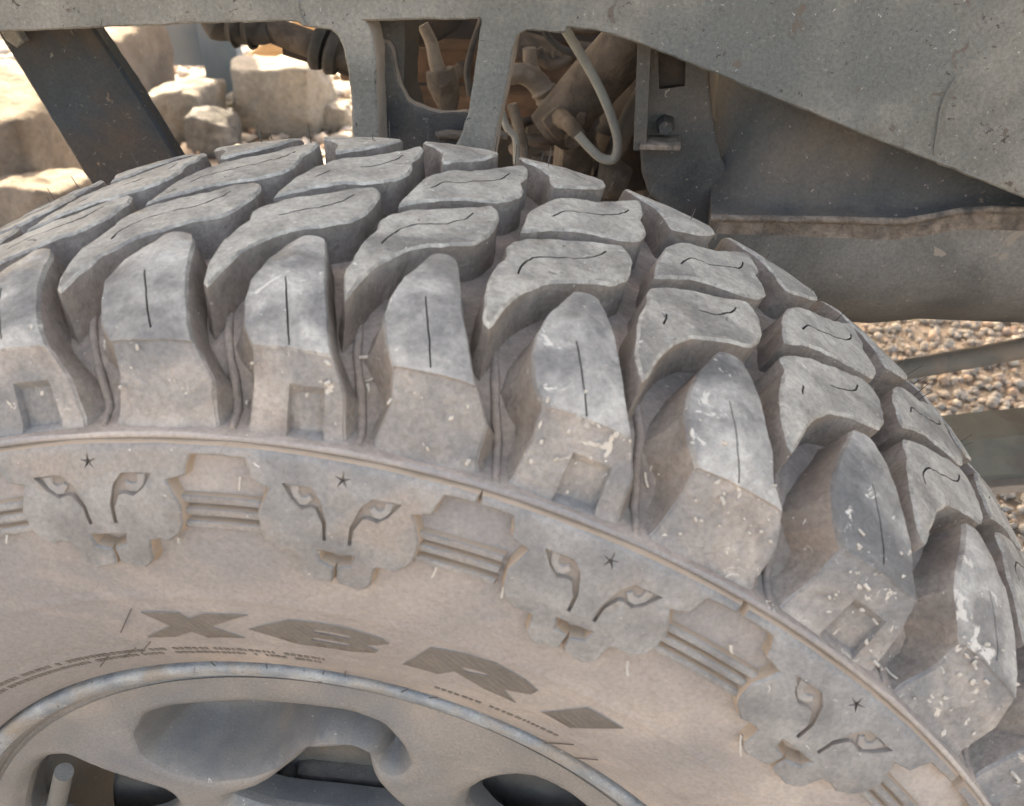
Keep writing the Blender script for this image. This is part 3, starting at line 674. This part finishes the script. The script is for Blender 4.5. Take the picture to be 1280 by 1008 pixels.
# ------------------------------------------------------------------ rim
def revolve(name, pr, n, m, parent=None, angle=60):
    V = []; Fc = []
    for i in range(n):
        a = 2*math.pi*i/n
        for r_, y_ in pr: V.append((r_*math.sin(a), y_, r_*math.cos(a)))
    k = len(pr)
    for i in range(n):
        for j in range(k-1): Fc.append((i*k+j, ((i+1) % n)*k+j, ((i+1) % n)*k+j+1, i*k+j+1))
    return link(name, V, Fc, m, None, parent, angle=angle)
HOLE = {
 'M': [(-.055, .100), (-.033, .112), (-.0119, .1364), (-.0033, .1478), (.008, .152), (.0207, .1540), (.0275, .1500), (.0277, .1311), (.0353, .1155), (.048, .100), (.03, .088), (-.03, .088)],
 'L': [(-.1765, .060), (-.1728, .0799), (-.1592, .1089), (-.1485, .1215), (-.1399, .1271), (-.1301, .1290), (-.115, .1181), (-.0985, .1095), (-.0852, .1032), (-.082, .09), (-.1, .06), (-.14, .045)],
 'R': [(.0720, .115), (.0747, .1284), (.0847, .1413), (.0925, .1470), (.1007, .1498), (.1085, .1500), (.1149, .1471), (.1250, .1400), (.1319, .1319), (.142, .115), (.14, .095), (.11, .08), (.085, .09)],
}
POCK = [(-.0803, .170), (-.0631, .178), (-.0259, .1863), (.0, .187), (.0244, .1862), (.0399, .1798), (.0478, .1659), (.0506, .1508), (.0443, .1399), (.037, .1377), (.031, .1438), (.0290, .155), (.0067, .1600), (-.0060, .1480), (-.018, .1330), (-.0371, .1219), (-.0603, .115), (-.0781, .1218), (-.09, .1346), (-.09, .1529)]
def rotp(p, a): return [(x*math.cos(a)+z*math.sin(a), -x*math.sin(a)+z*math.cos(a)) for x, z in p]
holes = [resample(chaikin(HOLE[k], 2), .0016) for k in 'MLR']
for a in (95, 148, 205, 255): holes.append(resample(chaikin(rotp(HOLE['M'], R(a)), 2), .005))
holes = [ccw(h) for h in holes]
pocks = [ccw(resample(chaikin(POCK, 2), .0025))]
ringo = [(.2042*math.sin(-a*2*math.pi/400), .2042*math.cos(-a*2*math.pi/400)) for a in range(400)]
P, T = fill(ccw(ringo), holes, .0030, pocks)
A_ = np.array(P); rad = np.hypot(A_[:, 0], A_[:, 1]); Yv = .0155+.10*np.clip(.204-rad, 0, .03)*.3+np.clip(.175-rad, 0, 1)*.10
pm = np.zeros(len(P))
for pk in pocks:
    ins = inside(A_, pk); d = pdist(A_, pk); t = np.clip(d/.022, 0, 1); dd = np.where(ins, np.sin(t*math.pi/2)**1.3, 0); pm = np.maximum(pm, np.where(ins, np.clip(d/.004, 0, 1), 0)); Yv += dd*.036
    t2 = np.clip(1-d/.004, 0, 1); Yv += np.where(~ins, t2*t2*.0012, .0012)
for h in holes:
    d = pdist(A_, h); t = np.clip(1-d/.007, 0, 1); Yv += t*t*.006
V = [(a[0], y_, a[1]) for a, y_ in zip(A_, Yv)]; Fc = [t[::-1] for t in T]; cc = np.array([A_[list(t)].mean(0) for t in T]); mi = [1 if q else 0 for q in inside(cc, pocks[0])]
tot = len(V); idx = {}
for h in holes:
    b = len(V); r0 = [int(np.argmin(((A_-np.array(q))**2).sum(1))) for q in h]; r1 = list(range(b, b+len(h))); ho = offset(h, -.0012)
    for q, i in zip(ho, r0): V.append((q[0], Yv[i]+.004, q[1]))
    b2 = len(V)
    for q, i in zip(ho, r0): V.append((q[0], Yv[i]+.018, q[1]))
    n = len(h)
    for i in range(n):
        j = (i+1) % n; Fc.append((r0[i], r0[j], b+j, b+i)); Fc.append((b+i, b+j, b2+j, b2+i)); mi += [0, 1]
rim = part(link('wheel_rim', V, Fc, [M['rim'], M['pocket']], mi, angle=60), 'dusty grey wheel rim with scooped oval openings')
revolve('rim_lip', [(.2185, .030), (.2194, .014), (.2190, .0092), (.2178, .0078), (.2160, .0076), (.2140, .0082), (.2120, .0092), (.2106, .0106)], 420, M['lip'], rim)
revolve('rim_flange', [(.2106, .0106), (.2100, .0116), (.2085, .0135), (.2072, .0155), (.2066, .0178), (.2054, .0178), (.2046, .0166), (.2035, .0162)], 420, M['rim'], rim)
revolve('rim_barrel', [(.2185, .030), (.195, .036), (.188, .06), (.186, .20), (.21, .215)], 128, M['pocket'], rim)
# valve stem in the left opening
p0 = at(70, 1010, .03); p1 = at(80, 965, .018)
tube('valve_stem', [p0, p0.lerp(p1, .5), p1], [.0052, .0050, .0048], M['rod'], rim, seg=16, n=4)
brake = part(revolve('brake_disc', [(.045, .068), (.045, .062), (.155, .062), (.158, .064), (.158, .078), (.045, .078)], 128, M['brake'], angle=30))
hub = revolve('hub', [(.0, .040), (.035, .040), (.045, .046), (.075, .048), (.082, .056), (.082, .070)], 96, M['brake'], brake, angle=30)
for k in range(6):
    a = R(60*k+8); cx, cz = .062*math.sin(a), .062*math.cos(a)
    tube('wheel_bolt', [(cx, .050, cz), (cx, .036, cz), (cx, .024, cz)], [.0095, .0095, .008], M['rod'], brake, seg=6, n=1)
a0 = at(390, 955, .062); a1 = at(470, 1015, .062)
part(box('brake_caliper', (a0.x-.01, .052, a1.z-.035), (a1.x+.02, .095, a0.z+.006), M['brake'], None, .010, cuts=3, jit=.006))
for (px, py, r_) in ((350, 1000, .009), (330, 1010, .007), (560, 1010, .012), (585, 1000, .006)):
    q = at(px, py, .045); part(tube('caliper_bolt', [q+Vector((0, .03, 0)), q, q-Vector((0, .008, 0))], [r_, r_, r_*.85], M['rod'], seg=8, n=1))

# ------------------------------------------------------------------ frame rail with legs and the long tapering plate
YR = .30
def px2(pts, Y=YR): return [(at(x, y, Y).x, at(x, y, Y).z) for x, y in pts]
rail_out = px2([(-1500, 95), (0, 38), (130, 32), (265, 27), (340, 25), (372, 25), (380, 31), (396, 33), (414, 36), (424, 44), (431, 60), (436, 84), (439, 104), (442, 140), (443, 200),
                (470, 200), (470, 165), (468, 120), (467, 74), (463, 42), (455, 28), (449, 24), (520, 23), (600, 22), (604, 26), (602, 44), (598, 74), (592, 112), (588, 140), (580, 168), (560, 205),
                (612, 210), (618, 165), (626, 130), (634, 90), (640, 55), (645, 42), (660, 36), (704, 40), (708, 32), (745, 36), (800, 52), (880, 84), (1040, 150), (1160, 198), (1280, 245), (1420, 302), (1700, 416), (2300, 416)])
top = at(1420, -120, YR).z + .02
rail_out = rail_out+[(rail_out[-1][0]+.02, top+.14), (rail_out[0][0], top+.14)]
rail = part(plate('frame_rail', chaikin(rail_out, 1), YR, YR+.022, [M['rail'], M['edge'], M['edge']], None, bevel=.0012, step=.009, jit=.0006, edge=.004), 'pale dusty steel frame rail with two curved hanger legs')
# lower cross web of the hanger, set back
web = px2([(466, 60), (480, 62), (490, 112), (505, 138), (540, 150), (588, 150), (580, 215), (462, 215)], YR+.012)
part(plate('hanger_web', chaikin(web, 2), YR+.024, YR+.032, [M['tank'], M['edge'], M['edge']], None, bevel=.001, step=.01, jit=.0008, edge=.004))
web2 = px2([(470, 20), (500, 22), (498, 120), (506, 150), (468, 150)], YR+.03)
part(plate('hanger_web', web2, YR+.034, YR+.075, [M['tank'], M['dark'], M['dark']], None, bevel=.002, step=.01, jit=.0008, edge=.004))
for px, py in ((545, 170),):
    q = at(px, py, YR+.02); part(tube('mud_clump', [q, q+Vector((.02, .0, .001)), q+Vector((.045, .004, -.002))], [.002, .004, .002], M['mudpart'], seg=7, n=4, jit=.003))
# weld scar and tab on the plate
q = [at(1195, 95, YR-.001), at(1180, 120, YR-.001), at(1172, 150, YR-.001), at(1168, 195, YR-.001)]
tube('weld_bead', [v+Vector((0, 0, 0)) for v in q], [.0003, .0008, .0007, .0003], M['rail'], rail, seg=6, n=6, jit=.0012)
q = [at(372, 2, YR-.0005), at(374, 18, YR-.0005), at(380, 31, YR-.0005)]
tube('weld_bead', q, .0011, M['rail'], rail, seg=6, n=6, jit=.0006)
# strut at left
st = [(-20, 0), (96, -5), (112, 34), (165, 112), (222, 205), (240, 240), (130, 250), (106, 215), (55, 130), (2, 45)]
part(plate('diagonal_strut', px2(st, .36), .36, .372, [M['strut'], M['strut'], M['strut']], None, bevel=.002, step=.012, jit=.0006, edge=.006), 'dark blue grey diagonal steel strut with rust patches')
part(plate('strut_clip', px2([(2, 40), (18, 38), (27, 52), (20, 58), (8, 50)], .345), .345, .352, [M['rail'], M['rail'], M['rail']], None, bevel=.001, step=.01))

# ------------------------------------------------------------------ fuel tank and bracket at the right
def tank():
    # sections swept along x; the profile is a rounded upper half, seam flange and bulging lower half
    up = [(.335, .52), (.335, .46), (.336, .40), (.338, .36), (.345, .335), (.352, .322)]
    x0 = at(885, 200, .34).x; V = []; Fc = []; mi = []
    xs = np.linspace(0, 1, 60); L_ = 1.5
    zf = at(1060, 268, .33).z
    for i, t in enumerate(xs):
        x = x0+.004+L_*t**1.6
        e = x-x0; rnd = .035*max(0, 1-e/.045)**2.2
        zs = zf-.003
        step_ = .009*(1/(1+math.exp(-(x-at(1165, 270, .33).x)/.006)))
        zz = zs+step_
        prof_ = [(.345+rnd, .62), (.345+rnd, .50), (.345+rnd, .45), (.344+rnd, .41), (.343+rnd, .37), (.340+rnd, .345), (.337+rnd*.5, zz+.009), (.333+rnd*.2, zz+.004), (.327, zz+.0022),
                 (.3255, zz+.0012), (.325, zz-.0002), (.3255, zz-.0016)]
        low = [(.328, zz-.0035), (.330, zz-.014), (.3305, zz-.030), (.333, zz-.046), (.339, zz-.062), (.350, zz-.077), (.368, zz-.094), (.40, zz-.107), (.48, zz-.112), (.75, zz-.112)]
        lk = .86+.14*min(1, max(0, e)/.16); low = [(y_, zz-(zz-z_)*lk) for y_, z_ in low]
        for y_, z_ in prof_+low:
            nz = noise.noise(Vector((x*9, y_*9, z_*9)))*.003; V.append((x, y_-nz, z_+(noise.noise(Vector((x*60, 3, z_*20)))*.0008 if abs(z_-zz) < .010 else 0)))
        m_ = len(prof_)+len(low)
    for i in range(len(xs)-1):
        for j in range(m_-1):
            Fc.append((i*m_+j, (i+1)*m_+j, (i+1)*m_+j+1, i*m_+j+1)); mi.append(1 if 8 <= j <= 12 else (0 if j < 8 else 2))
    Fc.append(tuple(range(m_))[::-1]); mi.append(0)
    o = link('fuel_tank', V, Fc, [M['tank'], M['flange'], M['tanklow']], mi, angle=40); return o
part(tank(), 'dark rounded sheet metal tank with a muddy pinched seam')
# box bracket left of the tank
br = px2([(800, 30), (886, 30), (884, 120), (900, 215), (960, 262), (960, 320), (905, 320), (830, 262), (812, 244), (803, 214)], .345)
part(plate('tank_bracket', chaikin(br, 1), .352, .358, [M['tank'], M['dark'], M['dark']], None, bevel=.0015, step=.008, jit=.0005, edge=.004, holes=[px2([(822, 60), (858, 60), (856, 108), (824, 112)], .352)]))
a = at(800, 178, .335); b = at(850, 186, .335)
part(box('bracket_ledge', (a.x, .330, b.z), (b.x, .352, a.z), M['flange'], None, .0012, cuts=1, jit=.0006))
a = at(800, 40, .34); b = at(806, 186, .34)
part(box('bracket_edge', (a.x-.001, .335, b.z), (b.x+.001, .352, a.z+.05), M['tank'], None, .0008))
q = at(832, 158, .345); part(tube('tank_bolt', [q+Vector((0, .008, 0)), q, q-Vector((0, .005, 0))], [.006, .006, .0045], M['strut'], seg=6, n=1))
q = at(865, 55, .35); part(tube('tank_bolt', [q+Vector((0, .004, 0)), q, q-Vector((0, .004, 0))], [.005, .005, .0045], M['mudpart'], seg=10, n=1))
# ------------------------------------------------------------------ underbody clutter seen between the legs
def PX(l, Y=None): return [at(a[0], a[1], a[2] if len(a) > 2 else Y) for a in l]
def pbox(name, x0, y0, x1, y1, Y, dep, m, bev=.004, jit=.002, cuts=2):
    a = at(x0, y0, Y); b = at(x1, y1, Y); return part(box(name, (a.x, Y, b.z), (b.x, Y+dep, a.z), M[m], None, bev, cuts=cuts, jit=jit))
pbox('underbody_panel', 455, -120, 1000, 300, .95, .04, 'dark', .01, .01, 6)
pbox('cross_member', 420, 62, 860, 108, .78, .06, 'rust', .006, .004, 5)
pbox('cross_member', 470, 118, 700, 150, .72, .05, 'rust', .006, .006, 5)
pbox('engine_casing', 500, 20, 560, 62, .66, .1, 'dark', .02, .01, 3)
pbox('engine_casing', 590, 0, 760, 46, .74, .1, 'mudpart', .02, .012, 3)
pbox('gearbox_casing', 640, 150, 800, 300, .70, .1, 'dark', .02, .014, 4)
part(tube('control_cable', PX([(528, 32), (538, 52), (545, 78), (552, 98)], .50), [.0045, .0048, .0055, .0062], M['hose'], n=6, jit=.0008))
part(tube('cable_boot', PX([(550, 88), (554, 104), (559, 124), (562, 140)], .498), [.011, .013, .010, .006], M['mudpart'], n=6, jit=.0012))
part(tube('ribbed_hose', PX([(632, 96), (652, 92), (670, 102), (684, 122), (692, 138)], .52), [.0075, .0085, .0088, .0088, .008], M['hose'], n=8, jit=.0008))
for t in (.0, .5, 1.):
    q = at(680+10*t, 114+18*t, .519); d = (at(692, 138, .52)-at(680, 114, .52)).normalized(); part(tube('hose_clamp', [q-d*.002, q, q+d*.002], [.0098, .0108, .0098], M['hose'], n=2, seg=16))
part(tube('brake_hose', PX([(706, 36), (722, 62), (744, 100), (762, 140), (772, 176), (768, 198), (752, 198), (736, 184), (722, 168)], .40), .0033, M['cord'], n=8, seg=12))
part(tube('brake_fitting', PX([(726, 172, .402), (718, 162, .41), (708, 152, .44), (702, 148, .475)]), [.0045, .0058, .0065, .008], M['mudpart'], seg=8, n=3))
part(tube('steering_damper', PX([(688, 165), (735, 112), (800, 40), (850, -20)], .50), [.020, .0215, .0225, .0225], M['mudpart'], n=5, seg=24, jit=.0012), 'muddy slanted damper tube')
part(tube('steering_arm', PX([(800, 235), (785, 190), (770, 165), (800, 120), (820, 80)], .62), [.012, .016, .02, .016, .016], M['dark'], n=5, jit=.003))
part(tube('linkage_rod', PX([(742, 240), (768, 190), (792, 140), (815, 100)], .52), [.006, .0075, .0085, .0085], M['rod'], n=5, jit=.001))
def casting(name, x0, y0, x1, y1, Y, dep, tilt, m='mudpart', jit=.006):
    a = at(x0, y0, Y); b = at(x1, y1, Y)
    return part(box(name, (a.x, Y, b.z), (b.x, Y+dep, a.z), M[m], None, .007, rot=Matrix.Rotation(R(tilt), 3, 'Y') @ Matrix.Rotation(R(12), 3, 'Z'), cuts=4, jit=jit))
casting('knuckle_casting', 674, 136, 736, 176, .475, .045, -38)
casting('knuckle_casting', 692, 165, 732, 250, .49, .05, 8)
casting('spring_mount', 735, 190, 790, 250, .60, .06, -20, 'dark')
casting('clamp_block', 640, 60, 700, 84, .64, .05, 14)
for px, py, Y_, r_ in ((700, 150, .47, .0065), (716, 176, .47, .007), (726, 150, .472, .0045), (662, 74, .635, .006), (684, 70, .635, .006), (560, 150, .60, .008), (520, 140, .70, .009), (610, 90, .76, .009), (575, 88, .765, .008)):
    q = at(px, py, Y_); part(tube('hex_bolt', [q+Vector((0, .01, 0)), q, q-Vector((0, .004, 0))], [r_, r_, r_*.86], M['mudpart'], seg=6, n=1))
part(tube('brake_pipe', PX([(640, 130), (648, 160), (655, 190), (658, 220)], .50), [.004, .0045, .005, .005], M['hose'], n=6, jit=.001))
part(tube('brake_pipe', PX([(628, 140), (634, 160), (644, 172), (646, 205)], .46), .0028, M['cord'], n=6, jit=.0005))
part(tube('bent_pipe', PX([(672, 62), (680, 76), (690, 82), (712, 74), (722, 60), (745, 66), (752, 84)], .62), [.005]*7, M['mudpart'], n=6, jit=.001))
part(tube('bent_pipe', PX([(662, 60), (664, 82), (672, 96)], .60), [.006, .006, .005], M['hose'], n=6, jit=.001))
part(tube('coil_spring', [at(668+2*math.sin(i*.9)+i*.9, 150+i*6, .58)+Vector((.022*math.cos(i*1.57), .022*math.sin(i*1.57), 0)) for i in range(16)], .0045, M['mudpart'], n=5, seg=8))
part(tube('rubber_bush', PX([(748, 222), (766, 224), (784, 230)], .43), [.013, .015, .011], M['mudpart'], n=5, seg=18))
part(tube('wiring', PX([(604, 20), (590, 60), (584, 90), (588, 120)], .60), .003, M['boot'], n=6))
part(tube('wiring', PX([(690, 20), (682, 40), (700, 60), (735, 70), (760, 62)], .56), .003, M['boot'], n=6))
# boot and drag link beyond the left bay
part(tube('rubber_boot', PX([(262, 18), (276, 30), (286, 35), (296, 34), (306, 38), (316, 36), (326, 40), (338, 38)], .58), [.012, .016, .011, .018, .012, .018, .011, .010], M['boot'], n=6, seg=20), 'black ribbed rubber boot')
part(tube('drag_link', PX([(325, 32), (380, 52), (430, 70), (470, 84)], .585), [.011, .012, .012, .012], M['mudpart'], n=4, seg=16, jit=.0008))
part(tube('drag_link', PX([(356, 56), (400, 70), (440, 84)], .60), [.009, .009, .009], M['dark'], n=4, seg=4))
for t in (398, 416):
    q = at(t, 58+(t-398)*.35, .583); part(tube('link_clamp', [q+Vector((-.003, 0, .001)), q, q+Vector((.006, 0, -.002))], [.019, .021, .019], M['boot'], n=2, seg=14))
# ------------------------------------------------------------------ rod and beam low at the right
part(tube('tie_rod', PX([(1040, 478), (1120, 464), (1200, 450), (1290, 433), (1800, 335), (2600, 180)], .62), .0105, M['rod'], n=4, seg=20, jit=.0004), 'thin grey steel rod crossing above the gravel')
def beam():
    sec = [(0, 0), (0, -.047), (.004, -.050), (.012, -.052), (.012, -.062), (.002, -.064), (.002, -.074), (.05, -.074), (.05, 0)]
    a = at(1090, 562, .60); b = at(2700, 411, .60); V = []; Fc = []; mi = []; nn = 24
    for i in range(nn+1):
        q = a.lerp(b, i/nn)
        for y_, z_ in sec: V.append((q.x, .60+y_+noise.noise(Vector((q.x*30, z_*90, 1)))*.0006, q.z+z_+noise.noise(Vector((q.x*30, z_*90, 7)))*.0006))
    k = len(sec)
    for i in range(nn):
        for j in range(k): Fc.append((i*k+j, i*k+(j+1) % k, (i+1)*k+(j+1) % k, (i+1)*k+j)); mi.append({1: 1, 2: 1, 4: 1, 5: 1, 6: 1}.get(j, 0))
    Fc.append(tuple(range(k))); mi.append(0); Fc.append(tuple(nn*k+i for i in range(k))[::-1]); mi.append(0)
    return link('lower_beam', V, Fc, [M['beam'], M['beamdust']], mi, angle=25)
part(beam(), 'dark steel beam with dusty ledges along its lower edge')
# out-of-view box added as truck body to keep sun off wheel and gravel
part(box('sun_block_body', (-2.4, .42, .88), (2.4, 2.85, 1.6), M['body'], None, .02))
